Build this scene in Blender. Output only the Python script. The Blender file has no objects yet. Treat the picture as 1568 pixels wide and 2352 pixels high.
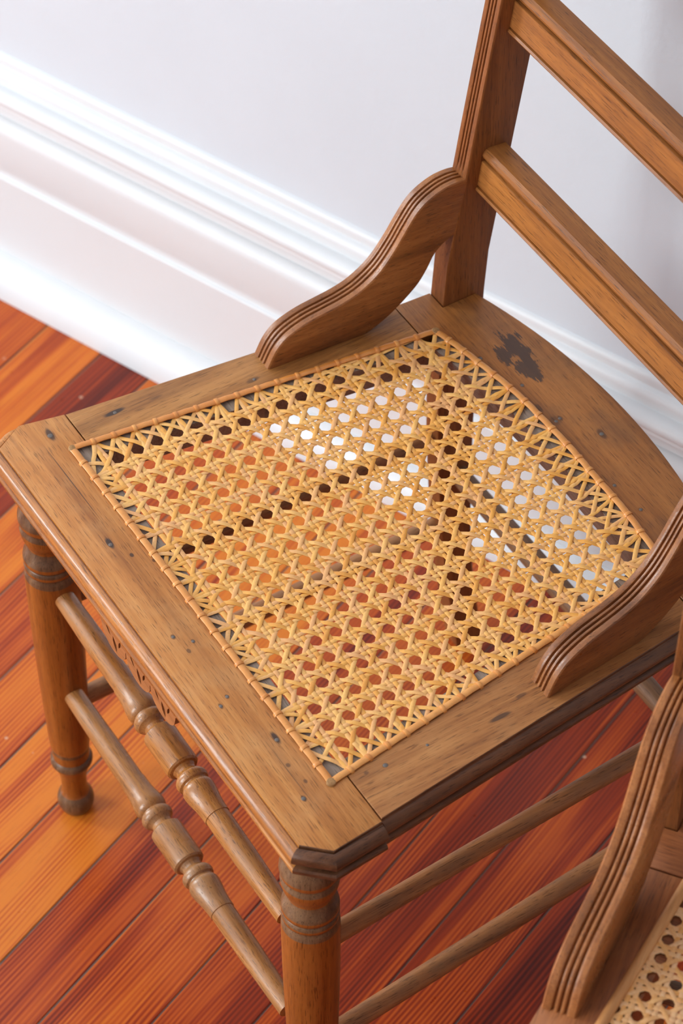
import bpy, bmesh, math, random
from mathutils import Vector, Matrix

random.seed(7)
scene = bpy.context.scene
COL = scene.collection
SEAT = 0.4359            # seat top above the floor (m)

# ------------------------------------------------------------------ camera
cam_d = bpy.data.cameras.new('camera')
cam = bpy.data.objects.new('camera', cam_d)
COL.objects.link(cam)
CP = Vector((1.29949, -0.68283, 1.73776 + SEAT))
yaw, pit, rol, fpx = -1.0162051, 0.8399577, -0.0032792, 7283.65
fw = Vector((math.cos(pit) * math.sin(yaw), math.cos(pit) * math.cos(yaw), -math.sin(pit)))
rt = Vector((math.cos(yaw), -math.sin(yaw), 0))
up = rt.cross(fw)
r2 = rt * math.cos(rol) + up * math.sin(rol)
u2 = up * math.cos(rol) - rt * math.sin(rol)
M = Matrix((r2, u2, -fw)).transposed().to_4x4()
M.translation = CP
cam.matrix_world = M
cam_d.sensor_fit = 'VERTICAL'
cam_d.sensor_height = 36
cam_d.sensor_width = 24
cam_d.lens = fpx / 2352 * 36
cam_d.clip_start = 0.05
cam_d.dof.use_dof = True
cam_d.dof.focus_distance = (Vector((0.02, 0.13, SEAT)) - CP).dot(fw)
cam_d.dof.aperture_fstop = 9.5
scene.camera = cam

# ------------------------------------------------------------------ light
wd = bpy.data.worlds.new('room_light')
scene.world = wd
wd.use_nodes = True
bg = wd.node_tree.nodes['Background']
bg.inputs[0].default_value = (0.97, 0.98, 1.0, 1)
bg.inputs[1].default_value = 0.9


def area(name, loc, target, sx, sy, power, col):
    l = bpy.data.lights.new(name, 'AREA')
    l.shape = 'RECTANGLE'
    l.size = sx
    l.size_y = sy
    l.energy = power
    l.color = col
    o = bpy.data.objects.new(name, l)
    COL.objects.link(o)
    o.location = loc
    o.rotation_euler = (Vector(target) - Vector(loc)).to_track_quat('-Z', 'Y').to_euler()
    return o


# a tall side window lets daylight in; one behind the camera is added fill (they stand in the openings built below)
WD = Vector((0.92612, 0.37723, 0))           # along the back wall
WN = Vector((0.37723, -0.92612, 0))          # out of the back wall into the room
W0 = Vector((-0.77162, 0.20755, 0))          # foot of the skirting
DEP = 0.058                                  # how far the skirting foot stands out
S_LEFT, S_RIGHT, N_FRONT, CEIL = -2.7, 3.3, 3.4, 2.9
WINS = [(0.95, 1.95, 0.60, 2.55)]            # in the left wall: distance from the back wall, height
FILL_WINS = [(-1.75, -0.55, 0.60, 2.55)]          # fill opening added in the wall behind the camera: distance along the back wall, height
for n0, n1, h0, h1 in WINS:
    c = W0 + WD * (S_LEFT - 0.05) + WN * ((n0 + n1) / 2 - DEP) + Vector((0, 0, (h0 + h1) / 2))
    area('window_daylight', c, c + WD, n1 - n0, h1 - h0, 104, (0.89, 0.97, 1.0))
for s0, s1, h0, h1 in FILL_WINS:
    c = W0 + WD * ((s0 + s1) / 2) + WN * (N_FRONT + 0.05 - DEP) + Vector((0, 0, (h0 + h1) / 2))
    area('window_daylight', c, c - WN, s1 - s0, h1 - h0, 118, (0.89, 0.97, 1.0))  # added fill lamp, evens out the light on the back wall

scene.view_settings.view_transform = 'Standard'
scene.view_settings.look = 'None'
scene.view_settings.exposure = -0.06
scene.view_settings.gamma = 1.0
scene.view_settings.use_curve_mapping = False


# ------------------------------------------------------------------ helpers
class MB:
    def __init__(self):
        self.v = []
        self.f = []
        self.m = []

    def add(self, vs, fs, mat=0):
        n = len(self.v)
        self.v += [tuple(p) for p in vs]
        for f in fs:
            self.f.append([i + n for i in f])
            self.m.append(mat)

    def loft(self, rings, mat=0, close=True, cap0=True, cap1=True):
        n = len(rings[0])
        vs = [p for r in rings for p in r]
        fs = []
        for k in range(len(rings) - 1):
            for i in range(n if close else n - 1):
                j = (i + 1) % n
                fs.append([k * n + i, k * n + j, (k + 1) * n + j, (k + 1) * n + i])
        if cap0:
            fs.append(list(range(n))[::-1])
        if cap1:
            fs.append([(len(rings) - 1) * n + i for i in range(n)])
        self.add(vs, fs, mat)

    def mesh(self, name, angle=34):
        me = bpy.data.meshes.new(name)
        me.from_pydata(self.v, [], self.f)
        me.polygons.foreach_set('material_index', self.m)
        bm = bmesh.new()
        bm.from_mesh(me)
        bmesh.ops.recalc_face_normals(bm, faces=bm.faces)
        ca = math.radians(angle)
        for f in bm.faces:
            f.smooth = True
        for e in bm.edges:
            if len(e.link_faces) == 2:
                e.smooth = e.calc_face_angle(0) < ca
        bm.to_mesh(me)
        bm.free()
        return me

    def build(self, name, mats, parent=None, angle=34):
        me = self.mesh(name, angle)
        for m in (mats if isinstance(mats, (list, tuple)) else [mats]):
            me.materials.append(m)
        return link(name, me, parent)


def link(name, me, parent=None):
    o = bpy.data.objects.new(name, me)
    COL.objects.link(o)
    if parent is not None:
        o.parent = parent
    return o


def empty(name, loc, rz=0.0, scale=1.0):
    o = bpy.data.objects.new(name, None)
    COL.objects.link(o)
    o.empty_display_size = 0.05
    o.location = loc
    o.rotation_euler = (0, 0, rz)
    o.scale = (scale,) * 3
    return o


def lathe(prof, p0, p1, segs=36):
    """prof: (distance from p0, radius); material index optional third"""
    p0, p1 = Vector(p0), Vector(p1)
    d = (p1 - p0).normalized()
    a = d.orthogonal().normalized()
    b = d.cross(a)
    mb = MB()
    rings = []
    for it in prof:
        t, r = it[0], it[1]
        c = p0 + d * t
        rings.append([c + (a * math.cos(2 * math.pi * i / segs) + b * math.sin(2 * math.pi * i / segs)) * r for i in range(segs)])
    n = segs
    vs = [p for r in rings for p in r]
    mb.add(vs, [])
    for k in range(len(rings) - 1):
        m = prof[k][2] if len(prof[k]) > 2 else 0
        for i in range(n):
            j = (i + 1) % n
            mb.f.append([k * n + i, k * n + j, (k + 1) * n + j, (k + 1) * n + i])
            mb.m.append(m)
    mb.f.append(list(range(n))[::-1]); mb.m.append(0)
    mb.f.append([(len(rings) - 1) * n + i for i in range(n)]); mb.m.append(0)
    return mb


def smooth_prof(pts, n=5):
    """Catmull-Rom through (t, r) points"""
    out = []
    P = [pts[0]] + list(pts) + [pts[-1]]
    for i in range(1, len(P) - 2):
        p0, p1, p2, p3 = P[i - 1], P[i], P[i + 1], P[i + 2]
        for k in range(n):
            s = k / n
            q = []
            for c in range(len(p1)):
                a0, a1, a2, a3 = p0[c], p1[c], p2[c], p3[c]
                q.append(0.5 * ((2 * a1) + (-a0 + a2) * s + (2 * a0 - 5 * a1 + 4 * a2 - a3) * s * s + (-a0 + 3 * a1 - 3 * a2 + a3) * s ** 3))
            out.append(tuple(q))
    out.append(tuple(pts[-1]))
    return out


# ------------------------------------------------------------------ materials
def srgb(r, g, b):
    def f(c):
        c /= 255
        return c / 12.92 if c <= 0.04045 else ((c + 0.055) / 1.055) ** 2.4
    return (f(r), f(g), f(b), 1)


class NT:
    def __init__(self, name):
        self.mat = bpy.data.materials.new(name)
        self.mat.use_nodes = True
        self.t = self.mat.node_tree
        self.bsdf = self.t.nodes['Principled BSDF']

    def n(self, typ, **kw):
        nd = self.t.nodes.new(typ)
        for k, v in kw.items():
            setattr(nd, k, v)
        return nd

    def l(self, a, b):
        self.t.links.new(a, b)

    def val(self, sock, v):
        if hasattr(v, 'is_output'):
            self.l(v, sock)
        else:
            sock.default_value = v

    def math(self, op, a, b=0.0, c=None, clamp=False):
        nd = self.n('ShaderNodeMath', operation=op, use_clamp=clamp)
        self.val(nd.inputs[0], a)
        self.val(nd.inputs[1], b)
        if c is not None:
            self.val(nd.inputs[2], c)
        return nd.outputs[0]

    def noise(self, vec, scale, detail=4, rough=0.55, dist=0.0):
        nd = self.n('ShaderNodeTexNoise')
        if vec is not None:
            self.l(vec, nd.inputs['Vector'])
        nd.inputs['Scale'].default_value = scale
        nd.inputs['Detail'].default_value = detail
        nd.inputs['Roughness'].default_value = rough
        nd.inputs['Distortion'].default_value = dist
        return nd.outputs['Fac']

    def mapping(self, vec, scale=(1, 1, 1), loc=(0, 0, 0), rot=(0, 0, 0)):
        nd = self.n('ShaderNodeMapping')
        self.l(vec, nd.inputs['Vector'])
        nd.inputs['Scale'].default_value = scale
        nd.inputs['Location'].default_value = loc
        nd.inputs['Rotation'].default_value = rot
        return nd.outputs[0]

    def ramp(self, fac, stops):
        nd = self.n('ShaderNodeValToRGB')
        e = nd.color_ramp.elements
        while len(e) < len(stops):
            e.new(0.5)
        for el, (p, c) in zip(e, stops):
            el.position = p
            el.color = c if len(c) == 4 else (*c, 1)
        self.l(fac, nd.inputs[0])
        return nd.outputs[0]

    def step(self, fac, lo, hi):
        nd = self.n('ShaderNodeMapRange', interpolation_type='SMOOTHSTEP')
        self.val(nd.inputs[0], fac)
        nd.inputs[1].default_value = lo
        nd.inputs[2].default_value = hi
        return nd.outputs[0]

    def mix(self, fac, a, b, blend='MIX'):
        nd = self.n('ShaderNodeMix', data_type='RGBA', blend_type=blend)
        self.val(nd.inputs['Factor'], fac)
        self.val(nd.inputs['A'], a)
        self.val(nd.inputs['B'], b)
        return nd.outputs['Result']

    def bump(self, h, strength, dist=0.001):
        nd = self.n('ShaderNodeBump')
        nd.inputs['Strength'].default_value = strength
        nd.inputs['Distance'].default_value = dist
        self.l(h, nd.inputs['Height'])
        self.l(nd.outputs[0], self.bsdf.inputs['Normal'])


def wood(name, light, mid, dark, axis='x', worn=None, worn_amt=0.0, rough=0.38, spots=(), stain=None, pores=0.6, rot=0.0, spec=0.36):
    T = NT(name)
    tc = T.n('ShaderNodeTexCoord').outputs['Object']
    along, across = 5.0, 95.0
    sc = {'x': (along, across, across), 'y': (across, along, across), 'z': (across, across, along)}[axis]
    fine = {'x': (70, 1300, 1300), 'y': (1300, 70, 1300), 'z': (1300, 1300, 70)}[axis]
    base = T.mapping(tc, rot=(0, 0, rot)) if rot else tc
    warp = T.noise(base, 9, 2)
    n1 = T.noise(T.mapping(base, sc), 1.0, 5, 0.6, 0.6)
    n2 = T.noise(T.mapping(base, tuple(s * 0.28 for s in sc), loc=(3, 1, 2)), 1.0, 3, 0.5, 0.8)
    n3 = T.noise(base, 22, 4, 0.6)
    n4 = T.noise(T.mapping(base, {'x': (11, 430, 430), 'y': (430, 11, 430), 'z': (430, 430, 11)}[axis], loc=(1, 5, 3)), 1.0, 3, 0.6, 0.3)
    g = T.math('ADD', T.math('MULTIPLY', n1, 0.36), T.math('MULTIPLY', n2, 0.40))
    g = T.math('ADD', g, T.math('MULTIPLY', n4, 0.24))
    col = T.ramp(g, [(0.36, dark), (0.5, mid), (0.63, light)])
    if worn is not None:
        col = T.mix(T.math('MULTIPLY', T.step(n3, 0.42, 0.72), worn_amt), col, worn)
    pr = T.step(T.noise(T.mapping(base, fine), 1.0, 2, 0.5), 0.57, 0.68)
    col = T.mix(T.math('MULTIPLY', pr, pores), col, tuple(c * 0.35 for c in dark[:3]) + (1,))
    black = srgb(42, 34, 34)
    if spots or stain:
        sx = T.n('ShaderNodeSeparateXYZ')
        T.l(tc, sx.inputs[0])
        X, Y = sx.outputs[0], sx.outputs[1]
        jag = T.noise(T.mapping(tc, tuple(s * 2.2 for s in (sc if axis != 'z' else (95, 95, 95)))), 1.0, 3, 0.6)
        total = None
        for (cx, cy, rx, ry, amt) in spots:
            a = T.math('DIVIDE', T.math('SUBTRACT', X, cx), rx)
            b = T.math('DIVIDE', T.math('SUBTRACT', Y, cy), ry)
            d = T.math('SQRT', T.math('ADD', T.math('MULTIPLY', a, a), T.math('MULTIPLY', b, b)))
            d = T.math('ADD', d, T.math('MULTIPLY', T.math('SUBTRACT', jag, 0.5), 0.9))
            m = T.math('MULTIPLY', T.math('SUBTRACT', 1.0, T.step(d, 0.55, 1.15)), amt)
            total = m if total is None else T.math('MAXIMUM', total, m)
        if total is not None:
            col = T.mix(total, col, black)
        if stain:
            tot = None
            jag2 = T.noise(T.mapping(tc, (60, 420, 300)), 1.0, 4, 0.7)
            blob = T.noise(tc, 75, 2, 0.5)
            for (cx, cy, rx, ry) in stain:
                a = T.math('DIVIDE', T.math('SUBTRACT', X, cx), rx)
                b = T.math('DIVIDE', T.math('SUBTRACT', Y, cy), ry)
                d = T.math('SQRT', T.math('ADD', T.math('MULTIPLY', a, a), T.math('MULTIPLY', b, b)))
                d = T.math('ADD', d, T.math('MULTIPLY', T.math('SUBTRACT', jag2, 0.5), 2.6))
                d = T.math('ADD', d, T.math('MULTIPLY', T.math('SUBTRACT', blob, 0.5), 1.6))
                m = T.math('SUBTRACT', 1.0, T.step(d, 0.82, 0.96))
                tot = m if tot is None else T.math('MAXIMUM', tot, m)
            col = T.mix(T.math('MULTIPLY', tot, 0.86), col, srgb(64, 50, 44))
    T.bsdf.inputs['Specular IOR Level'].default_value = spec
    T.l(col, T.bsdf.inputs['Base Color'])
    T.l(T.math('ADD', rough - 0.08, T.math('MULTIPLY', n3, 0.2)), T.bsdf.inputs['Roughness'])
    T.bump(T.math('ADD', T.math('MULTIPLY', n1, 0.5), T.math('MULTIPLY', T.math('SUBTRACT', 1.0, pr), 0.5)), 0.22, 0.0006)
    return T.mat


SEAT_L, SEAT_M, SEAT_D = srgb(206, 142, 76), srgb(182, 116, 56), srgb(138, 82, 38)
PALE = srgb(208, 160, 106)
# chair one: worn varnish over the seat frame, redder legs, duller rungs
SP_FRONT = [(-.2072, -.0072, .0075, .0030, .85), (-.0886, -.0222, .0060, .0026, .9), (-.0700, -.0140, .0022, .0016, .8), (-.0570, -.0030, .0022, .0014, .7),
            (.0130, -.0270, .0028, .0018, .7), (.0240, -.0170, .0024, .0016, .7), (.0300, -.0240, .0024, .0015, .6), (.0800, -.0220, .0026, .0017, .7), (.0850, -.0300, .0030, .0015, .7),
            (.1290, -.0120, .0075, .0024, .9), (.1540, -.0170, .0022, .0018, .6), (.1840, -.0230, .0030, .0018, .8), (.1720, -.0140, .0022, .0016, .6),
            (-.155, -.0165, .052, .0004, .75), (.165, -.0195, .035, .0004, .5)]
SP_LEFT = [(-.2020, .0450, .0026, .0095, .9), (-.1760, .1520, .0022, .0060, .5), (-.1990, .0800, .0015, .0060, .35)]
SP_RIGHT = [(.1960, .1300, .0024, .0100, .75), (.1880, .1530, .0018, .0050, .5), (.1895, .0395, .0022, .0024, .7), (.1880, .0250, .0016, .0020, .5), (.2070, .0100, .0004, .05, .4)]
SP_BACK = [(-.1030, .3120, .0026, .0018, .7), (-.0620, .3230, .0024, .0016, .6), (-.0180, .3280, .0028, .0020, .6), (-.0175, .3230, .0055, .0045, .35), (.0120, .3450, .0062, .0028, .6),
           (.0600, .3230, .0028, .0018, .4), (.0900, .3250, .0028, .0018, .4), (-.0350, .3200, .0060, .0022, .5)]
STAIN = [(-.0960, .3420, .0210, .0095), (-.0740, .3365, .0140, .0085), (-.0950, .3290, .0120, .0045)]

M_front = wood('wood_front_rail', SEAT_L, SEAT_M, SEAT_D, 'x', PALE, 0.25, 0.40, SP_FRONT)
M_left = wood('wood_left_rail', srgb(192, 134, 74), srgb(166, 110, 56), srgb(122, 76, 38), 'y', PALE, 0.12, 0.42, SP_LEFT)
M_right = wood('wood_right_rail', srgb(194, 134, 76), srgb(164, 106, 56), srgb(118, 72, 38), 'y', PALE, 0.15, 0.42, SP_RIGHT)
M_back = wood('wood_back_rail', srgb(190, 124, 62), srgb(164, 102, 48), srgb(120, 72, 36), 'x', srgb(112, 80, 56), 0.45, 0.42, SP_BACK, STAIN)
M_arm = wood('wood_arm', srgb(172, 112, 62), srgb(148, 90, 46), srgb(106, 62, 32), 'y', srgb(132, 86, 54), 0.4, 0.28, spec=0.5)
M_post = wood('wood_post', srgb(158, 98, 52), srgb(136, 80, 40), srgb(102, 56, 28), 'z', srgb(120, 72, 42), 0.3, 0.36)
M_cross = wood('wood_cross_rail', srgb(182, 118, 58), srgb(158, 98, 46), srgb(120, 70, 34), 'x', srgb(128, 80, 44), 0.35, 0.34)
M_leg = wood('wood_leg', srgb(168, 98, 40), srgb(146, 80, 28), srgb(112, 58, 18), 'z', srgb(140, 76, 34), 0.3, 0.30)
M_ring = wood('wood_leg_ring', srgb(134, 100, 70), srgb(104, 72, 48), srgb(66, 44, 30), 'z', srgb(140, 112, 86), 0.4, 0.30)
M_str = wood('wood_front_stretcher', srgb(192, 130, 68), srgb(164, 104, 48), srgb(116, 70, 34), 'x', srgb(160, 118, 78), 0.4, 0.24, spec=0.6)
M_strw = wood('wood_worn_stretcher', srgb(188, 130, 74), srgb(158, 104, 54), srgb(110, 72, 40), 'x', srgb(164, 126, 90), 0.5, 0.26, spec=0.6)
M_rung = wood('wood_side_rung', srgb(186, 130, 80), srgb(160, 106, 62), srgb(114, 72, 42), 'y', srgb(104, 82, 62), 0.45, 0.45)
M_rungx = wood('wood_rear_rung', srgb(150, 112, 78), srgb(128, 92, 62), srgb(98, 68, 44), 'x', srgb(120, 96, 74), 0.4, 0.45)
M_apron = wood('wood_apron', srgb(180, 118, 70), srgb(162, 102, 58), srgb(126, 76, 42), 'x', None, 0, 0.45)
M_raw = wood('wood_bare_ledge', srgb(176, 156, 138), srgb(152, 132, 114), srgb(112, 92, 76), 'x', srgb(168, 152, 138), 0.5, 0.8)
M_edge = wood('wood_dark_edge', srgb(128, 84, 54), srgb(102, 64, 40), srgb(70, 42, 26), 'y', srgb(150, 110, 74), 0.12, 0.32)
M_fmould = wood('wood_front_moulding', srgb(206, 140, 70), srgb(180, 112, 52), srgb(124, 74, 36), 'x', srgb(196, 136, 80), 0.4, 0.26, spec=0.6)
# chair two: a slightly rosier finish
M2_rail = wood('wood2_rail', srgb(186, 116, 66), srgb(158, 92, 48), srgb(114, 62, 32), 'y', srgb(186, 126, 82), 0.25, 0.42)
M2_railx = wood('wood2_rail_cross', srgb(174, 106, 62), srgb(146, 84, 46), srgb(106, 58, 32), 'x', srgb(160, 106, 70), 0.25, 0.42)
M2_arm = wood('wood2_arm', srgb(194, 126, 72), srgb(168, 102, 52), srgb(122, 70, 36), 'y', srgb(150, 92, 54), 0.3, 0.26, spec=0.5)


def cane_mat(name, stops, rough, scale=1.0):
    T = NT(name)
    oi = T.n('ShaderNodeObjectInfo').outputs['Random']
    tc = T.n('ShaderNodeTexCoord').outputs['Object']
    nz = T.noise(tc, 60 * scale, 3)
    nf = T.noise(tc, 700 * scale, 2)
    f = T.math('ADD', T.math('MULTIPLY', oi, 0.62), T.math('MULTIPLY', nz, 0.5))
    col = T.ramp(f, stops)
    col = T.mix(T.math('MULTIPLY', T.step(nf, 0.5, 0.75), 0.25), col, srgb(176, 120, 66))
    T.l(col, T.bsdf.inputs['Base Color'])
    T.bsdf.inputs['Roughness'].default_value = rough
    T.bump(nf, 0.15, 0.0003)
    return T.mat


M_cane = cane_mat('cane', [(0.15, srgb(216, 140, 54)), (0.40, srgb(237, 169, 76)), (0.62, srgb(243, 186, 104)), (0.85, srgb(232, 170, 108))], 0.30)
M_bind = cane_mat('cane_binding', [(0.2, srgb(212, 132, 60)), (0.6, srgb(226, 156, 82)), (0.9, srgb(204, 126, 58))], 0.30)
M_cane2 = cane_mat('cane_pressed', [(0.2, srgb(240, 176, 98)), (0.55, srgb(242, 192, 140)), (0.9, srgb(236, 166, 86))], 0.5)
M_spline = wood('reed_spline', srgb(232, 172, 112), srgb(216, 152, 92), srgb(180, 120, 68), 'y', None, 0, 0.45, pores=0.2)
M_peg = wood('peg_end', srgb(190, 148, 98), srgb(168, 124, 76), srgb(130, 92, 54), 'z', None, 0, 0.6)


def plain(name, col, rough=0.5, metal=0.0, bump=0.0, bscale=300):
    T = NT(name)
    tc = T.n('ShaderNodeTexCoord').outputs['Object']
    nz = T.noise(tc, 8, 3)
    c2 = tuple(c * 0.93 for c in col[:3]) + (1,)
    T.l(T.mix(nz, col, c2), T.bsdf.inputs['Base Color'])
    T.bsdf.inputs['Roughness'].default_value = rough
    T.bsdf.inputs['Metallic'].default_value = metal
    if bump:
        T.bump(T.noise(tc, bscale, 4), bump, 0.002)
    return T.mat


M_nail = plain('nail_iron', srgb(120, 112, 106), 0.5, 0.7)
M_wall = plain('wall_paint', srgb(213, 219, 225), 0.75, 0, 0.12, 260)
M_base = plain('trim_paint', srgb(224, 225, 226), 0.42, 0, 0.05, 120)
M_sub = plain('gap_dust', srgb(122, 110, 100), 0.95, 0, 0.3, 500)


def floor_mat():
    T = NT('pine_floor')
    tc = T.n('ShaderNodeTexCoord').outputs['Object']
    oi = T.n('ShaderNodeObjectInfo').outputs['Random']
    at = T.n('ShaderNodeAttribute', attribute_type='OBJECT', attribute_name='tone')
    tone = at.outputs['Fac']
    off = T.n('ShaderNodeCombineXYZ')
    T.l(T.math('MULTIPLY', oi, 40.0), off.inputs[0])
    T.l(T.math('MULTIPLY', oi, 17.0), off.inputs[1])
    add = T.n('ShaderNodeVectorMath', operation='ADD')
    T.l(tc, add.inputs[0])
    T.l(off.outputs[0], add.inputs[1])
    v = add.outputs[0]
    # local x across the board, y along it
    sep = T.n('ShaderNodeSeparateXYZ')
    T.l(v, sep.inputs[0])
    warp = T.noise(T.mapping(v, (9, 1.3, 1)), 1.0, 2, 0.4)
    wob = T.noise(T.mapping(v, (45, 5, 1)), 1.0, 2, 0.5)
    fine = T.noise(T.mapping(v, (330, 3.5, 1)), 1.0, 3, 0.6)
    ph = T.math('ADD', T.math('MULTIPLY', sep.outputs[0], 1550.0), T.math('MULTIPLY', warp, 75.0))
    ph = T.math('ADD', ph, T.math('MULTIPLY', wob, 1.6))
    ring = T.math('MULTIPLY_ADD', T.math('SINE', ph), 0.5, 0.5)
    ring = T.math('MULTIPLY', ring, T.math('ADD', 0.35, T.math('MULTIPLY', T.step(wob, 0.35, 0.65), 0.65)))
    broad = T.noise(T.mapping(v, (26, 1.6, 1), loc=(5, 2, 0)), 1.0, 2, 0.45, 0.7)
    dk = T.math('ADD', T.math('MULTIPLY', ring, 0.38), T.math('MULTIPLY', T.step(broad, 0.50, 0.62), 0.26))
    dk = T.math('ADD', dk, T.math('MULTIPLY', T.math('SUBTRACT', fine, 0.5), 0.55))
    dk = T.math('ADD', T.math('MULTIPLY', dk, 0.9), T.math('SUBTRACT', tone, 0.30), clamp=True)
    col = T.ramp(dk, [(0.0, srgb(218, 122, 38)), (0.22, srgb(194, 88, 28)), (0.48, srgb(150, 52, 20)), (0.75, srgb(104, 33, 18)), (1.0, srgb(66, 21, 17))])
    grit = T.noise(T.mapping(v, (500, 40, 1)), 1.0, 2)
    col = T.mix(T.math('MULTIPLY', T.step(grit, 0.55, 0.75), 0.22), col, srgb(120, 50, 24))
    # pale scuffs and specks of paint
    speck = T.n('ShaderNodeTexVoronoi')
    speck.inputs['Scale'].default_value = 26
    T.l(v, speck.inputs['Vector'])
    sp = T.math('SUBTRACT', 1.0, T.step(speck.outputs['Distance'], 0.035, 0.06))
    sp = T.math('MULTIPLY', sp, T.step(T.noise(v, 14, 2), 0.46, 0.56))
    col = T.mix(T.math('MULTIPLY', sp, 0.55), col, srgb(226, 190, 160))
    T.l(col, T.bsdf.inputs['Base Color'])
    scuff = T.noise(tc, 30, 5, 0.7)
    T.l(T.math('ADD', 0.20, T.math('MULTIPLY', scuff, 0.22)), T.bsdf.inputs['Roughness'])
    T.bsdf.inputs['Specular IOR Level'].default_value = 0.32
    T.bump(T.math('ADD', T.math('MULTIPLY', ring, 0.3), scuff), 0.10, 0.001)
    return T.mat


M_floor = floor_mat()

# ------------------------------------------------------------------ the room

def wpt(s, d, h):
    """s along the wall, d out from the plaster, h up"""
    return W0 + WD * s + WN * (d - DEP) + Vector((0, 0, h))


mb = MB()
mb.loft([[wpt(s, 0, 0), wpt(s, 0, CEIL), wpt(s, -0.12, CEIL), wpt(s, -0.12, 0)] for s in (S_LEFT - 0.12, S_RIGHT)])
wall = mb.build('wall_back', M_wall)
wall['kind'] = 'structure'




def wbox(mb, s0, s1, n0, n1, h0, h1):
    q = [wpt(s0, n0, 0), wpt(s1, n0, 0), wpt(s1, n1, 0), wpt(s0, n1, 0)]
    mb.loft([[p + Vector((0, 0, h0)) for p in q], [p + Vector((0, 0, h1)) for p in q]])


mb = MB()
e = [0.0] + [v for w in WINS for v in w[:2]] + [N_FRONT]
for k in range(0, len(e), 2):
    wbox(mb, S_LEFT - 0.12, S_LEFT, e[k], e[k + 1], 0, CEIL)
for n0, n1, h0, h1 in WINS:
    wbox(mb, S_LEFT - 0.12, S_LEFT, n0, n1, 0, h0)
    wbox(mb, S_LEFT - 0.12, S_LEFT, n0, n1, h1, CEIL)
mb.build('wall_left', M_wall)['kind'] = 'structure'
mb = MB()
wbox(mb, S_RIGHT, S_RIGHT + 0.12, 0, N_FRONT, 0, CEIL)
mb.build('wall_right', M_wall)['kind'] = 'structure'
mb = MB()
e = [S_LEFT - 0.12] + [v for w in FILL_WINS for v in w[:2]] + [S_RIGHT + 0.12]
for k in range(0, len(e), 2):
    wbox(mb, e[k], e[k + 1], N_FRONT, N_FRONT + 0.12, 0, CEIL)
for s0, s1, h0, h1 in FILL_WINS:  # opening made for the added fill lamp
    wbox(mb, s0, s1, N_FRONT, N_FRONT + 0.12, 0, h0)
    wbox(mb, s0, s1, N_FRONT, N_FRONT + 0.12, h1, CEIL)
mb.build('wall_front', M_wall)['kind'] = 'structure'
mb = MB()
wbox(mb, S_LEFT - 0.12, S_RIGHT + 0.12, -0.12, N_FRONT + 0.12, CEIL, CEIL + 0.1)
mb.build('ceiling', M_wall)['kind'] = 'structure'
for k, (n0, n1, h0, h1) in enumerate(WINS + FILL_WINS):
    mb = MB()
    for a, b, c, d in ((n0, n0 + .05, h0, h1), (n1 - .05, n1, h0, h1), (n0, n1, h0, h0 + .05), (n0, n1, h1 - .05, h1), (n0, n1, (h0 + h1) / 2 - .02, (h0 + h1) / 2 + .02)):
        if k < len(WINS):
            wbox(mb, S_LEFT - 0.04, S_LEFT - 0.005, a, b, c, d)
        else:
            wbox(mb, a, b, N_FRONT + 0.005, N_FRONT + 0.04, c, d)
    mb.build('window_%d' % (k + 1), M_base)['kind'] = 'structure'  # the last frame surrounds the added fill lamp


def rail_prof(name, prof, mat, parent):
    mb = MB()
    mb.loft([[wpt(s, d, h) for d, h in prof] for s in (S_LEFT, S_RIGHT)])
    return mb.build(name, mat, parent, 28)


def arc(cx, cy, r0, r1, a0, a1, n=8):
    return [(cx + r0 * math.cos(math.radians(a0 + (a1 - a0) * i / n)), cy + r1 * math.sin(math.radians(a0 + (a1 - a0) * i / n))) for i in range(n + 1)]


board = [(0.0, 0.0), (0.031, 0.0), (0.031, 0.1345)] + arc(0.0295, 0.1345, 0.0015, 0.0018, 0, 85, 3) + [(0.0280, 0.1365), (0.0272, 0.1370), (0.0270, 0.1420)] + \
        [(0.0276, 0.1460), (0.0290, 0.150), (0.029, 0.190)] + arc(0.019, 0.190, 0.010, 0.0125, 8, 90, 8) + [(0.0, 0.2025)]
base = rail_prof('baseboard_back', board, M_base, None)
base['kind'] = 'structure'
shoe = [(0.0312, 0.0005)] + arc(0.0312, 0.0005, 0.0268, 0.036, 0, 90, 10)
rail_prof('shoe_molding', shoe, M_base, base)
cap = [(0.0, 0.2032), (0.0172, 0.2032), (0.0172, 0.208)] + arc(0.0262, 0.2115, 0.009, 0.0105, 180, 96, 6) + [(0.0262, 0.2225)] + \
      arc(0.0175, 0.2295, 0.0095, 0.0085, -30, 84, 9) + [(0.0150, 0.2378), (0.0130, 0.2376), (0.0128, 0.2440)] + arc(0.0062, 0.2445, 0.0066, 0.0085, 0, 84, 6) + \
      [(0.0052, 0.2535), (0.0050, 0.2580)] + arc(0.001, 0.2585, 0.004, 0.006, 0, 88, 4) + [(0.0, 0.2647)]
rail_prof('cap_molding', cap, M_base, base)

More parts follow.
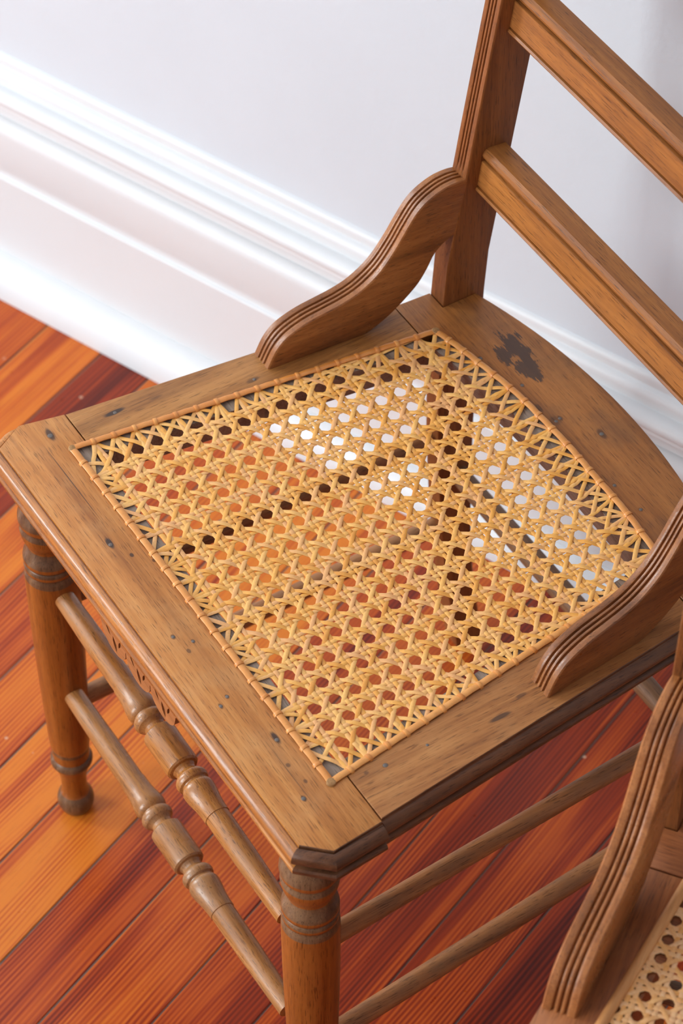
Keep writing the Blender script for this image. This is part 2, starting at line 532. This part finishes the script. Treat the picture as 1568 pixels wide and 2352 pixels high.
# floor: local x runs along the wall, local y towards the room
fl_ang = math.atan2(WD.y, WD.x)
JOINTS = [-.576, -.5095, -.452, -.392, -.329, -.266, -.202, -.137, -.075, -.001, .0655, .132, .197]
while JOINTS[0] > -3.6:
    JOINTS.insert(0, JOINTS[0] - 0.0635)
while JOINTS[-1] < 2.75:
    JOINTS.append(JOINTS[-1] + 0.0645)
n_wall = W0.dot(WN)                          # distance of the skirting foot along WN
mb = MB()
q = [WD * -3.6 + WN * (n_wall - 0.3), WD * 2.8 + WN * (n_wall - 0.3), WD * 2.8 + WN * (n_wall + 3.5), WD * -3.6 + WN * (n_wall + 3.5)]
mb.loft([[p + Vector((0, 0, -0.03)) for p in q], [p + Vector((0, 0, -0.0016)) for p in q]])
floor = mb.build('floor', M_sub)
floor['kind'] = 'structure'
TONES = {-.576: .30, -.5095: .74, -.452: .30, -.392: .50, -.329: .34, -.266: .22, -.202: .20, -.137: .55, -.075: .46, -.001: .54, .0655: .58, .132: .56, .197: .74, .2615: .66}
for i in range(len(JOINTS) - 1):
    a, b = JOINTS[i], JOINTS[i + 1]
    w = (b - a) / 2 - 0.0008
    mb = MB()
    L0, L1, e = -3.4, 0.045, 0.0008
    ys = [L0, L1]
    rings = []
    for y in ys:
        rings.append([(-w, y, -0.02), (w, y, -0.02), (w, y, -e), (w - e, y, 0), (-w + e, y, 0), (-w, y, -e)])
    mb.loft(rings)
    p = mb.build('plank', M_floor, floor)
    mid = (a + b) / 2
    p.location = WD * mid + WN * n_wall + Vector((0, 0, random.uniform(-0.0006, 0.0)))
    p.rotation_euler = (0, 0, fl_ang)
    p['tone'] = TONES.get(a, random.choice([.25, .35, .45, .55, .3, .6]))


# ------------------------------------------------------------------ chair geometry
MOULD = [(0, 0), (.0006, -.0003), (.0009, -.0026), (.0017, -.0026), (.0021, -.0014), (.0040, -.0011), (.0062, -.0022), (.0082, -.0042), (.0093, -.0070), (.0092, -.0100), (.0078, -.0126),
         (.0056, -.0142), (.0030, -.0148), (.0010, -.0149), (.0010, -.0176), (.0052, -.0179), (.0070, -.0184), (.0081, -.0200), (.0081, -.0226), (.0068, -.0250), (.0045, -.0260)]
MOULD_S = [(o * 0.80 - .0006, z) for o, z in MOULD]
NM = len(MOULD)
PLAIN = [(-.0012, 0), (-.0004, -.0004), (0, -.0012)] + [(0, -.0012 - .0236 * k / (NM - 5)) for k in range(1, NM - 4)] + [(-.0004, -.0256), (-.0012, -.0260)]
JOINT = [(-.0007, 0), (-.0003, -.0006)] + [(-.0003, -.0006 - .0254 * k / (NM - 2)) for k in range(1, NM - 1)]
assert len(MOULD) == len(PLAIN) == len(JOINT)


def slab(mb, poly, kinds, mat=0, z=0.0, dark=(), dmat=2):
    """solid with a profiled edge: poly counter-clockwise, kinds[i] is the profile of edge i -> i+1"""
    n = len(poly)
    P = [Vector(p) for p in poly]
    rings = []
    for k in range(len(MOULD)):
        ring = []
        for i in range(n):
            e0 = (P[i] - P[i - 1]).normalized()
            e1 = (P[(i + 1) % n] - P[i]).normalized()
            n0 = Vector((e0.y, -e0.x))
            n1 = Vector((e1.y, -e1.x))
            o0, z0 = kinds[i - 1][k]
            o1, z1 = kinds[i][k]
            cr = e0.x * e1.y - e0.y * e1.x
            if abs(cr) < 0.06:
                q = P[i] + (n0 * o0 + n1 * o1) * 0.5
            else:
                a = P[i] + n0 * o0
                b = P[i] + n1 * o1
                t = ((b.x - a.x) * e1.y - (b.y - a.y) * e1.x) / cr
                q = a + e0 * t
            ring.append((q.x, q.y, z + (z0 + z1) / 2))
        rings.append(ring)
    m0 = len(mb.m)
    mb.loft(rings[::-1], mat)
    # edges set in the darker edge material
    for i in dark:
        for k in range(len(rings) - 1):
            mb.m[m0 + k * n + i] = dmat


def prism(mb, poly, z0, z1, mat=0):
    mb.loft([[(x, y, z0) for x, y in poly], [(x, y, z1) for x, y in poly]], mat)


# plan of the caned opening (front left, front right, back right, back left)
PX, PY = 0.01753, 0.0166
A_, B_, C_, D_ = (-.1856, 0.0), (.1825, 0.0), (.1425, .3090), (-.1454, .2985)
BACKK = [(-.1319, .3018), (-.1161, .3051), (-.1001, .3077), (-.083, .3106), (-.0647, .3133), (-.0468, .315), (-.0292, .3156), (-.012, .3162), (.0073, .3166),
         (.0234, .3163), (.0379, .3157), (.052, .3153), (.069, .3152), (.0894, .3143), (.1081, .3124), (.1297, .3103)]


def lx(y):
    return A_[0] + (D_[0] - A_[0]) * y / D_[1]


def rx(y):
    return B_[0] + (C_[0] - B_[0]) * y / C_[1]


BACKLINE = [D_] + BACKK + [C_]


def by(x):
    for (x0, y0), (x1, y1) in zip(BACKLINE, BACKLINE[1:]):
        if x0 <= x <= x1:
            return y0 + (y1 - y0) * (x - x0) / (x1 - x0)
    return BACKLINE[0][1] if x < BACKLINE[0][0] else BACKLINE[-1][1]


def seat_frame(root, mats, mraw, medge):
    mf, ml, mr, mbk = mats
    JY = .0125
    # front rail
    mb = MB()
    poly = [(-.2145, -.0455), (.2155, -.0455), (.2318, -.0285), (.2282, JY), (rx(JY), JY), B_, A_, (lx(JY), JY), (-.2208, JY), (-.2283, -.0215)]
    kinds = [MOULD, MOULD, MOULD, JOINT, JOINT, JOINT, JOINT, JOINT, PLAIN, MOULD]
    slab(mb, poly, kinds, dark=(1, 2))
    for k in range(NM - 1):
        mb.m[k * len(poly)] = 3
    prism(mb, [A_, B_, (rx(JY), JY), (lx(JY), JY)], -.026, -.002, 1)
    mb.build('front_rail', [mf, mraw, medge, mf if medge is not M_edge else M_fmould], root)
    # left rail
    yj = .2862
    mb = MB()
    slab(mb, [(-.2203, JY + .0003), (lx(JY), JY + .0003), (lx(yj), yj), (-.1868, yj)], [JOINT, JOINT, JOINT, PLAIN])
    prism(mb, [(lx(JY), JY), (lx(JY) + .0115, JY), (lx(yj) + .0115, yj), (lx(yj), yj)], -.026, -.002, 1)
    mb.build('side_rail', [ml, mraw], root)
    # right rail
    mb = MB()
    yr = .300
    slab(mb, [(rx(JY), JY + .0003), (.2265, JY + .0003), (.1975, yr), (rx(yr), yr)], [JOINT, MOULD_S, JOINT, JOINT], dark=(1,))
    prism(mb, [(rx(JY) - .0115, JY), (rx(JY), JY), (rx(yr), yr), (rx(yr) - .0115, yr)], -.026, -.002, 1)
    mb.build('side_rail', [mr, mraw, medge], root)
    # back rail with bowed rear edge
    mb = MB()
    rear = []
    for k in range(0, 23):
        x = .1655 - .331 * k / 22
        rear.append((x, .3750 - .957 * x * x))
    inner = [(x, y) for x, y in BACKLINE]
    poly = [(-.1866, yj + .0004), (lx(yj), yj + .0004)] + inner + [(rx(yr), yr + .0004), (.1975, yr + .0004), (.1945, .3185), (.1655, .3185)] + rear + [(-.1655, .3185), (-.1845, .3185)]
    kinds = [JOINT] * (2 + len(inner)) + [JOINT, PLAIN, PLAIN, PLAIN] + [PLAIN] * (len(rear)) + [PLAIN, PLAIN]
    kinds = kinds[:len(poly)] + [PLAIN] * (len(poly) - len(kinds))
    slab(mb, poly, kinds)
    led = [(x, y) for x, y in BACKLINE]
    lo = [(max(min(x, rx(.29) - .012), lx(.287) + .012), y - .0135) for x, y in led]
    prism(mb, led[::-1] + lo, -.026, -.002, 1)
    mb.build('back_rail', [mbk, mraw], root)


def flute(t, depth):
    """groove depth across a reeded face, t in 0..1"""
    d = 0.0
    for c in (.315, .5, .685):
        u = abs(t - c) / .050
        if u < 1:
            d = max(d, depth * math.cos(u * math.pi / 2) ** 0.8)
    for c in (.4075, .5925):                      # rounded reeds between the grooves
        u = abs(t - c) / .0925
        if u < 1:
            d = max(d, depth * 0.16 * u * u)
    if t < .05:
        d = max(d, .0016 * (1 - t / .05) ** 2)
    if t > .95:
        d = max(d, .0016 * (1 - (1 - t) / .05) ** 2)
    return d


TS = [0, .02, .05, .15, .255, .266, .278, .290, .302, .315, .328, .340, .352, .364, .376, .4075, .439, .451, .463, .475, .487, .5, .513, .525, .537, .549, .561, .5925, .624, .636, .648, .660, .672, .685, .698, .710,
      .722, .734, .745, .85, .95, .98, 1]

ARM_TOP = [(.167, .0), (.1737, .0145), (.1813, .0240), (.1906, .0300), (.2036, .0350), (.2184, .0382), (.2332, .0415), (.2481, .0475), (.2640, .0600), (.2770, .0780), (.2860, .0935),
           (.2950, .1075), (.3040, .1160), (.3165, .1225), (.3287, .1245), (.3375, .1235)]
ARM_BOT = [(.169, -.0002), (.180, -.0002), (.192, -.0002), (.203, -.0002), (.214, -.0002), (.226, -.0002), (.238, -.0002), (.2517, .0005), (.2669, .0080), (.2780, .0160), (.2870, .0238),
           (.2971, .0345), (.3044, .0468), (.3110, .0600), (.3220, .0700), (.3375, .0760)]


def arm(root, side, mat, width=1.0):
    top = smooth_prof(ARM_TOP, 4)
    bot = smooth_prof(ARM_BOT, 4)
    mb = MB()
    rings = []
    N = len(top)
    for i in range(N):
        y, z = top[i]
        yb, zb = bot[i]
        y0, z0 = top[max(i - 1, 0)]
        y1, z1 = top[min(i + 1, N - 1)]
        t = Vector((y1 - y0, z1 - z0)).normalized()
        nn = Vector((t.y, -t.x))                   # into the arm
        f = (y - .167) / (.3375 - .167)
        xo = -.2003 + (.2003 - .1845) * f
        xi = -.1787 + (.1787 - .1655) * f
        fb = (yb - .167) / (.3375 - .167)
        xob = -.2003 + (.2003 - .1845) * fb
        xib = -.1787 + (.1787 - .1655) * fb
        ring = []
        dep = .0027
        for s in TS:
            d = flute(s, dep)
            ring.append((xo + (xi - xo) * s, y + nn.x * d, z + nn.y * d))
        ring.append((xib, yb, zb))
        ring.append((xob, yb, zb))
        if side > 0:
            ring = [(-x, a, b) for x, a, b in ring][::-1]
        rings.append(ring)
    mb.loft(rings)
    mb.build('arm_bracket', mat, root, 38)


FRONT_Y = smooth_prof([(-.4359, .345), (-.30, .327), (-.15, .318), (-.03, .3178), (.0, .3192), (.042, .3222), (.123, .3358), (.1655, .3425), (.2742, .3600), (.36, .3745), (.46, .393)], 6)


def post_front(z):
    for (z0, y0), (z1, y1) in zip(FRONT_Y, FRONT_Y[1:]):
        if z0 <= z <= z1:
            return y0 + (y1 - y0) * (z - z0) / (z1 - z0)
    return FRONT_Y[-1][1]


def post(root, side, mat):
    mb = MB()
    rings = []
    zs = [-.4359, -.40, -.35, -.30, -.25, -.20, -.15, -.10, -.05, 0, .04, .08, .11, .1225, .1235, .128, .132, .136, .14, .15, .18, .22, .26, .30, .35, .40, .44, .45]
    for z in zs:
        yf = post_front(z)
        g = 0.0 if z < .124 else min(1.0, (z - .124) / .014)
        if z > .43:
            g *= max(0, (.445 - z) / .015)
        dep = .0385 if z > -.05 else .0385 - .012 * min(1, (-.05 - z) / .3)
        xo, xi = -.1848, -.1655
        ring = [(xo + (xi - xo) * s, yf + flute(s, .0025) * (g if .2 < s < .8 else 1.0), z) for s in TS]
        ring += [(xi, yf + dep - .001, z), (xi - .001, yf + dep, z), (xo + .001, yf + dep, z), (xo, yf + dep - .001, z)]
        if side > 0:
            ring = [(-x, a, b) for x, a, b in ring][::-1]
        rings.append(ring)
    mb.loft(rings)
    mb.build('back_post', mat, root, 38)


def cross_rail(root, zb, h, mat, thick=.021, yo=.0115):
    """horizontal back rail with a sunk groove and bead along its top and bottom edge"""
    z0 = zb
    rk = .155
    y0 = post_front(zb) + yo
    # profile (depth towards the back, height), front face at 0
    pr = [(.0022, 0), (.0006, .0006), (-.0004, .0022), (.0004, .0040), (.0030, .0046), (.0030, .0058), (.0006, .0062), (.0006, h - .0120), (.0012, h - .0116), (.0052, h - .0112), (.0052, h - .0090), (.0012, h - .0084),
          (.0, h - .0058), (.0006, h - .0030), (.0030, h - .0006), (.0055, h), (thick - .001, h), (thick, h - .001), (thick, .001), (thick - .001, 0)]
    mb = MB()
    rings = []
    for x in (-.1656, .1656):
        rings.append([(x, y0 + d + rk * v, z0 + v - .13 * d) for d, v in pr])
    mb.loft(rings)
    mb.build('cross_rail', mat, root, 30)


LEG = [(0, .0170, 1), (.0270, .0180, 1), (.0310, .0200, 1), (.0355, .0214, 1), (.0400, .0218, 0), (.0440, .0212, 0), (.0462, .0200, 1), (.0472, .0198, 1), (.0490, .0207, 1), (.0520, .0213, 0), (.0565, .0209, 0), (.0620, .0196, 0),
       (.0660, .0180, 0), (.0685, .0170, 0), (.0705, .0167, 1), (.0730, .0172, 1), (.0770, .0188, 1), (.0805, .0204, 1), (.0835, .0210, 0), (.0870, .0210, 0), (.0882, .0200, 1), (.0896, .0198, 1), (.0906, .0206, 1), (.0932, .0210, 0),
       (.0962, .0208, 0), (.0972, .0199, 1), (.0984, .0198, 1), (.0998, .0206, 1), (.1030, .0212, 1), (.1060, .0213, 0), (.1110, .0214, 0),
       (.160, .0211, 0), (.205, .0203, 0), (.255, .0191, 0), (.295, .0177, 0), (.321, .0166, 0), (.3240, .0160, 1), (.3262, .0154, 1), (.3285, .0158, 0), (.334, .0153, 0), (.3385, .0153, 1), (.3400, .0166, 1),
       (.3425, .0177, 1), (.3455, .0176, 1), (.3480, .0160, 0), (.3530, .0143, 0), (.3590, .0122, 0), (.3660, .0111, 0), (.3780, .0106, 0), (.3860, .0109, 0), (.3880, .0122, 1), (.3920, .0145, 1), (.3965, .0155, 1),
       (.4010, .0154, 1), (.4060, .0140, 1), (.4099, .0120, 1)]


def front_leg(root, side, mats):
    mb = lathe(LEG, (.1928 * side, -.0242, -.026), (.1928 * side, -.0242, -.4359), 48)
    mb.build('front_leg', mats, root, 40)


def stretcher(root, zl, zr, mat):
    x0, x1 = -.176, .174
    half = [(.0, .0131), (.0150, .0133), (.0178, .0130), (.0192, .0117), (.0198, .0094), (.0220, .0084), (.0245, .0086), (.0268, .0100), (.0280, .0118), (.0300, .0129), (.0325, .0131), (.0348, .0123), (.0360, .0107), (.0368, .0106),
            (.0376, .0114), (.0400, .0125), (.0430, .0128), (.0480, .0123), (.0570, .0108), (.0640, .0104), (.0690, .0103), (.0694, .0097), (.0780, .0098), (.1100, .0095), (.1400, .0089), (.168, .0083)]
    cx = -.008
    pts = [(cx - d, r) for d, r in half[::-1]] + [(cx + d, r) for d, r in half[1:]]
    sl = (zr - zl) / .34
    mb = lathe([(x - pts[0][0], r) for x, r in pts], (pts[0][0], -.0242, zl + sl * (pts[0][0] + .17)), (pts[-1][0], -.0242, zl + sl * (pts[-1][0] + .17)), 40)
    mb.build('front_stretcher', mat, root, 26)


def rung(root, p0, p1, r0, rm, mat, name):
    d = (Vector(p1) - Vector(p0)).length
    pr = [(d * k / 12, r0 + (rm - r0) * math.sin(math.pi * k / 12)) for k in range(13)]
    lathe(pr, p0, p1, 28).build(name, mat, root, 40)


def apron(root, mat):
    """pierced fret under the front rail: three scalloped lobes with leaf shaped cut-outs"""
    cu = bpy.data.curves.new('apron', 'CURVE')
    cu.dimensions = '2D'
    cu.fill_mode = 'BOTH'
    cu.extrude = .0035

    def poly(pts):
        s = cu.splines.new('POLY')
        s.points.add(len(pts) - 1)
        for p, (x, y) in zip(s.points, pts):
            p.co = (x, y, 0, 1)
        s.use_cyclic_u = True

    out = [(-.066, -.0155), (-.066, -.0200), (-.0560, -.0225)]
    lob = .0355
    for k in range(3):
        c = -.0345 + lob * k
        for i in range(1, 15):
            a = math.pi - math.pi * i / 15
            zz = -.0330 - .0180 * math.sin(a) ** 0.8 if True else 0
            out.append((c + lob / 2 * math.cos(a), zz))
        if k < 2:
            out += [(c + lob / 2 - .0006, -.0345), (c + lob / 2, -.0328), (c + lob / 2 + .0006, -.0345)]
    out += [(.0555, -.0310), (.0600, -.0270), (.066, -.0225), (.066, -.0155)]
    poly(out)

    def leaf(cx, cy, L, w, ang):
        pts = []
        for i in range(9):
            t = i / 8
            pts.append((t * L - L / 2, w * math.sin(math.pi * t) ** 0.9))
        pts += [(x, -y) for x, y in pts[-2:0:-1]]
        ca, sa = math.cos(ang), math.sin(ang)
        poly([(cx + x * ca - y * sa, cy + x * sa + y * ca) for x, y in pts])

    for k in range(3):
        c = -.0345 + lob * k
        leaf(c - .0080, -.0330, .0100, .0014, math.radians(-52))
        leaf(c + .0010, -.0405, .0150, .0022, math.radians(-72))
        leaf(c + .0085, -.0345, .0100, .0014, math.radians(-110))
    ob = bpy.data.objects.new('tmp', cu)
    COL.objects.link(ob)
    dg = bpy.context.evaluated_depsgraph_get()
    me = bpy.data.meshes.new_from_object(ob.evaluated_get(dg))
    bpy.data.objects.remove(ob)
    bpy.data.curves.remove(cu)
    me.transform(Matrix.Translation((0, -.0475, 0)) @ Matrix.Rotation(math.radians(90), 4, 'X'))
    me.materials.clear()
    me.materials.append(mat)
    me.name = 'apron'
    link('apron', me, root)


# ------------------------------------------------------------------ cane weaving
def ribbon(pts, w, h):
    """flat strand with a rounded top along pts"""
    mb = MB()
    rings = []
    n = len(pts)
    for i in range(n):
        a = pts[max(i - 1, 0)]
        b = pts[min(i + 1, n - 1)]
        t = Vector((b[0] - a[0], b[1] - a[1], 0)).normalized()
        s = Vector((-t.y, t.x, 0))
        p = Vector(pts[i])
        ring = []
        for k in (-.5, -.38, 0, .38, .5):
            ring.append(p + s * (w * k) + Vector((0, 0, h * (.5 - 1.3 * k * k * (1 if abs(k) < .45 else 1.5)))))
        ring.append(p + s * (w * .46) - Vector((0, 0, h * .5)))
        ring.append(p - s * (w * .46) - Vector((0, 0, h * .5)))
        rings.append(ring)
    mb.loft(rings)
    return mb


def bump1(x):
    return math.cos(x * math.pi / 2) ** 2 if abs(x) < 1 else 0.0


def smooth(t):
    t = max(0, min(1, t))
    return t * t * (3 - 2 * t)


def inside(x, y):
    return 0 <= y <= by(x) and lx(y) <= x <= rx(y)


def weave(root, px, py, w, h, g, mat, holes=None, amp=.0013, ox=0.0, oy=0.0, sag=.004, jit=.00025):
    bb = .00048
    ob = []
    nu, nv = 24, 22
    lines = []
    for j in range(1, int(.33 / py) + 1):
        for s in (-1, 1):
            lines.append(('X', j, s))
    for i in range(-2, int(.40 / px) + 2):
        for s in (-1, 1):
            lines.append(('Y', i, s))
    for k in range(-26, 60):
        lines.append(('S', k, 0))
        lines.append(('F', k, 0))
    for typ, k, s in lines:
        if holes is not None and ((typ == 'X' and k > 17) or (typ == 'Y' and not 2 <= k <= 19)):
            continue
        ph = random.uniform(0, 6.28)
        path = []
        step = 1 / 9
        rng = range(-int(30 / step), int(60 / step))
        for m in rng:
            t = m * step
            if typ == 'X':
                u, v = t, k + s * g
            elif typ == 'Y':
                u, v = k + s * g, t
            elif typ == 'S':
                u, v = k + .5 - t, t
            else:
                u, v = k + .5 + t, t
            x, y = A_[0] + ox + u * px, oy + v * py
            if not inside(x, y):
                if path:
                    break
                continue
            path.append((x, y, u, v))
        if len(path) < 8:
            continue
        # lengths to the ends
        L = [0]
        for a, b in zip(path, path[1:]):
            L.append(L[-1] + math.hypot(a[0] - b[0], a[1] - b[1]))
        tot = L[-1]
        if tot < 1.2 * px:
            continue
        d0 = d1 = (0, 0)
        if holes is not None:
            for end, (x, y) in ((0, path[0][:2]), (1, path[-1][:2])):
                hx, hy = min(holes, key=lambda q: (q[0] - x) ** 2 + (q[1] - y) ** 2)
                if end == 0:
                    d0 = (hx - x, hy - y)
                else:
                    d1 = (hx - x, hy - y)
        W = min((2.3 if typ in 'SF' else 1.5) * px, tot * .48)
        pts = []
        for (x, y, u, v), l in zip(path, L):
            f0 = max(0, 1 - l / W) ** 1.5
            f1 = max(0, 1 - (tot - l) / W) ** 1.5
            du, dv = u - round(u), v - round(v)
            if typ == 'X':
                z = bb * s * (bump1((du - g) / .16) - bump1((du + g) / .16))
            elif typ == 'Y':
                z = -bb * s * (bump1((dv - g) / .16) - bump1((dv + g) / .16))
            elif typ == 'S':
                z = amp * math.cos(2 * math.pi * v)
            else:
                z = -amp * math.cos(2 * math.pi * v)
            fe = max(f0, f1)
            z *= (1 - .75 * fe)
            z -= .0002 * fe
            xn = (x - lx(y)) / (rx(y) - lx(y)) * 2 - 1
            yn = y / .31 * 2 - 1
            z -= sag * max(0, 1 - xn * xn) * max(0, 1 - yn * yn)
            jx = jit * math.sin(ph + l * 70)
            jy = jit * math.cos(ph * 1.7 + l * 63)
            pts.append((x + d0[0] * f0 + d1[0] * f1 + jx * (1 - fe), y + d0[1] * f0 + d1[1] * f1 + jy * (1 - fe), z))
        ww = w * random.uniform(.93, 1.07)
        ribbon(pts, ww, h).build('cane_strand', mat, root, 50)


def binding(root):
    """hand binding: a cane strip along each side, tied down by a loop at every hole"""
    left = [(lx(PY * k), PY * k) for k in range(0, 18)] + [D_]
    front = [(A_[0] + PX * k, 0) for k in range(0, 22)]
    right = [(rx(PY * k), PY * k) for k in range(0, 19)] + [C_]
    back = BACKLINE
    holes = left[1:] + front[1:] + right[1:] + back[1:]
    # loop mesh shared by all knots: a little arched band across the strip
    mb = MB()
    rings = []
    for i in range(9):
        a = math.pi * i / 8
        c, s_ = math.cos(a), max(math.sin(a), 0) ** .7
        for_r = []
        for yy, hh in ((-.0015, 0), (-.0009, .0005), (.0009, .0005), (.0015, 0)):
            for_r.append((-.0033 * c * (1 + hh * 40), yy, -.0002 + (.0024 + hh * .6) * s_))
        for_r.append((-.0028 * c, .0013, -.0004 + .0018 * s_))
        for_r.append((-.0028 * c, -.0013, -.0004 + .0018 * s_))
        rings.append(for_r)
    mb.loft(rings)
    loop = mb.mesh('binding_loop', 50)
    loop.materials.append(M_bind)
    for side in (left, front, right, back):
        n = len(side)
        pts = []
        for k in range(n - 1):
            a, b = side[k], side[k + 1]
            for m in range(4):
                t = m / 4
                pts.append((a[0] + (b[0] - a[0]) * t, a[1] + (b[1] - a[1]) * t, .0013 - .0003 * math.cos(2 * math.pi * t)))
        pts.append((*side[-1], .0010))
        st = ribbon(pts, .0052, .0017).build('cane_binding', M_bind, root, 50)
        for k in range(1, n - 1):
            o = link('binding_loop', loop, st)
            a, b = side[k - 1], side[k + 1]
            ang = math.atan2(b[1] - a[1], b[0] - a[0]) + math.pi / 2
            o.location = (side[k][0], side[k][1], .0002)
            o.rotation_euler = (0, 0, ang + math.pi + random.uniform(-.2, .2))
    # pegs closing the corner holes
    for (x, y), r in ((A_, .0030), (B_, .0036), (D_, .0034), (C_, .0030)):
        pr = [(0, r), (.0022, r), (.0030, r * .85), (.0033, r * .4)]
        lathe(pr, (x, y, -.001), (x + .0003, y + .0002, .0025), 14).build('corner_peg', M_peg, root, 40)
    return holes


def spline_seat(root):
    """pressed cane held by a reed in a groove"""
    for name, side in (('l', [(lx(.29 * k / 10) - .001, .29 * k / 10 - .002) for k in range(11)]), ('f', [(A_[0] + (B_[0] - A_[0]) * k / 10, -.002) for k in range(11)]),
                       ('r', [(rx(.30 * k / 10) + .001, .30 * k / 10 - .002) for k in range(11)]), ('b', [(x, y - .002) for x, y in BACKLINE])):
        ribbon([(x, y, .0012) for x, y in side], .0068, .0042).build('reed_spline', M_spline, root, 50)


def chair(root, two=False):
    rails = (M2_railx, M2_rail, M2_rail, M2_railx) if two else (M_front, M_left, M_right, M_back)
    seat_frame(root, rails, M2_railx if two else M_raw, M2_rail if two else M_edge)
    for s in (-1, 1):
        arm(root, s, M2_arm if two else M_arm)
        post(root, s, M_post)
        front_leg(root, s, [M_leg, M_ring])
        rung(root, (.1917 * s, -.010, -.168), (.1765 * s, .330, -.160), .0082, .0076, M_rung, 'side_stretcher')
        rung(root, (.1917 * s, -.010, -.298), (.1765 * s, .338, -.272), .0082, .0082, M_rung, 'side_stretcher')
    cross_rail(root, .1085, .040, M_cross)
    cross_rail(root, .2520, .040, M_cross)
    cross_rail(root, .3950, .046, M_cross)
    stretcher(root, -.1460, -.1695, M_str)
    stretcher(root, -.2690, -.2920, M_strw)
    rung(root, (-.170, .339, -.2046), (.170, .339, -.2046), .0085, .0095, M_rungx, 'rear_stretcher')
    apron(root, M_apron)


ch1 = empty('caned_side_chair', (0, 0, 0))
ch1['label'] = 'brown wooden chair with hand-woven orange cane seat tied along its edge by small loops'
ch1['category'] = 'chair'
seat1 = ch1


class Lift:
    """all chair geometry is drawn with the seat top at z = 0; lift the parts so that the empty stands on the floor"""
    pass


chair(ch1)
holes = binding(ch1)
weave(ch1, PX, PY, .0034, .0007, .122, M_cane, holes, amp=.0010)
# nails left in the frame
NAILS = [(-.2065, -.0075, .0021), (-.0870, -.0222, .0016), (.1310, -.0122, .0016), (.0130, -.0270, .0013), (.0240, -.0170, .0013), (.0800, -.0220, .0014), (.0850, -.0300, .0014), (.1840, -.0230, .0017),
         (-.2015, .0455, .0015), (-.1757, .1530, .0014), (.1895, .0395, .0018), (.1900, .0735, .0012), (-.1030, .3120, .0015), (-.0620, .3230, .0014), (-.0180, .3275, .0014), (-.0170, .3235, .0014), (.0120, .3450, .0017),
         (.0600, .3230, .0014), (.0900, .3255, .0014)]
nm = lathe([(0, 1), (.2, 1), (.35, .8), (.42, .3)], (0, 0, 0), (0, 0, 1), 10).mesh('nail')
nm.materials.append(M_nail)
for x, y, r in NAILS:
    o = link('nail', nm, ch1)
    o.location = (x, y, -.0002)
    o.scale = (r, r, .0012)
for o in ch1.children:
    o.location.z += SEAT

ch2 = empty('splined_cane_chair', (0.70695, -0.01361, 0.0), math.radians(36), 1.08)
ch2['label'] = 'rosier brown wooden chair with pale pressed cane seat held by a straight reed spline'
ch2['category'] = 'chair'
chair(ch2, True)
spline_seat(ch2)
weave(ch2, .0144, .0144, .0030, .0006, .135, M_cane2, None, amp=.0009, ox=.0035, oy=.003, sag=.001, jit=0.0)
for o in ch2.children:
    o.location.z += SEAT
bpy.context.view_layer.update()
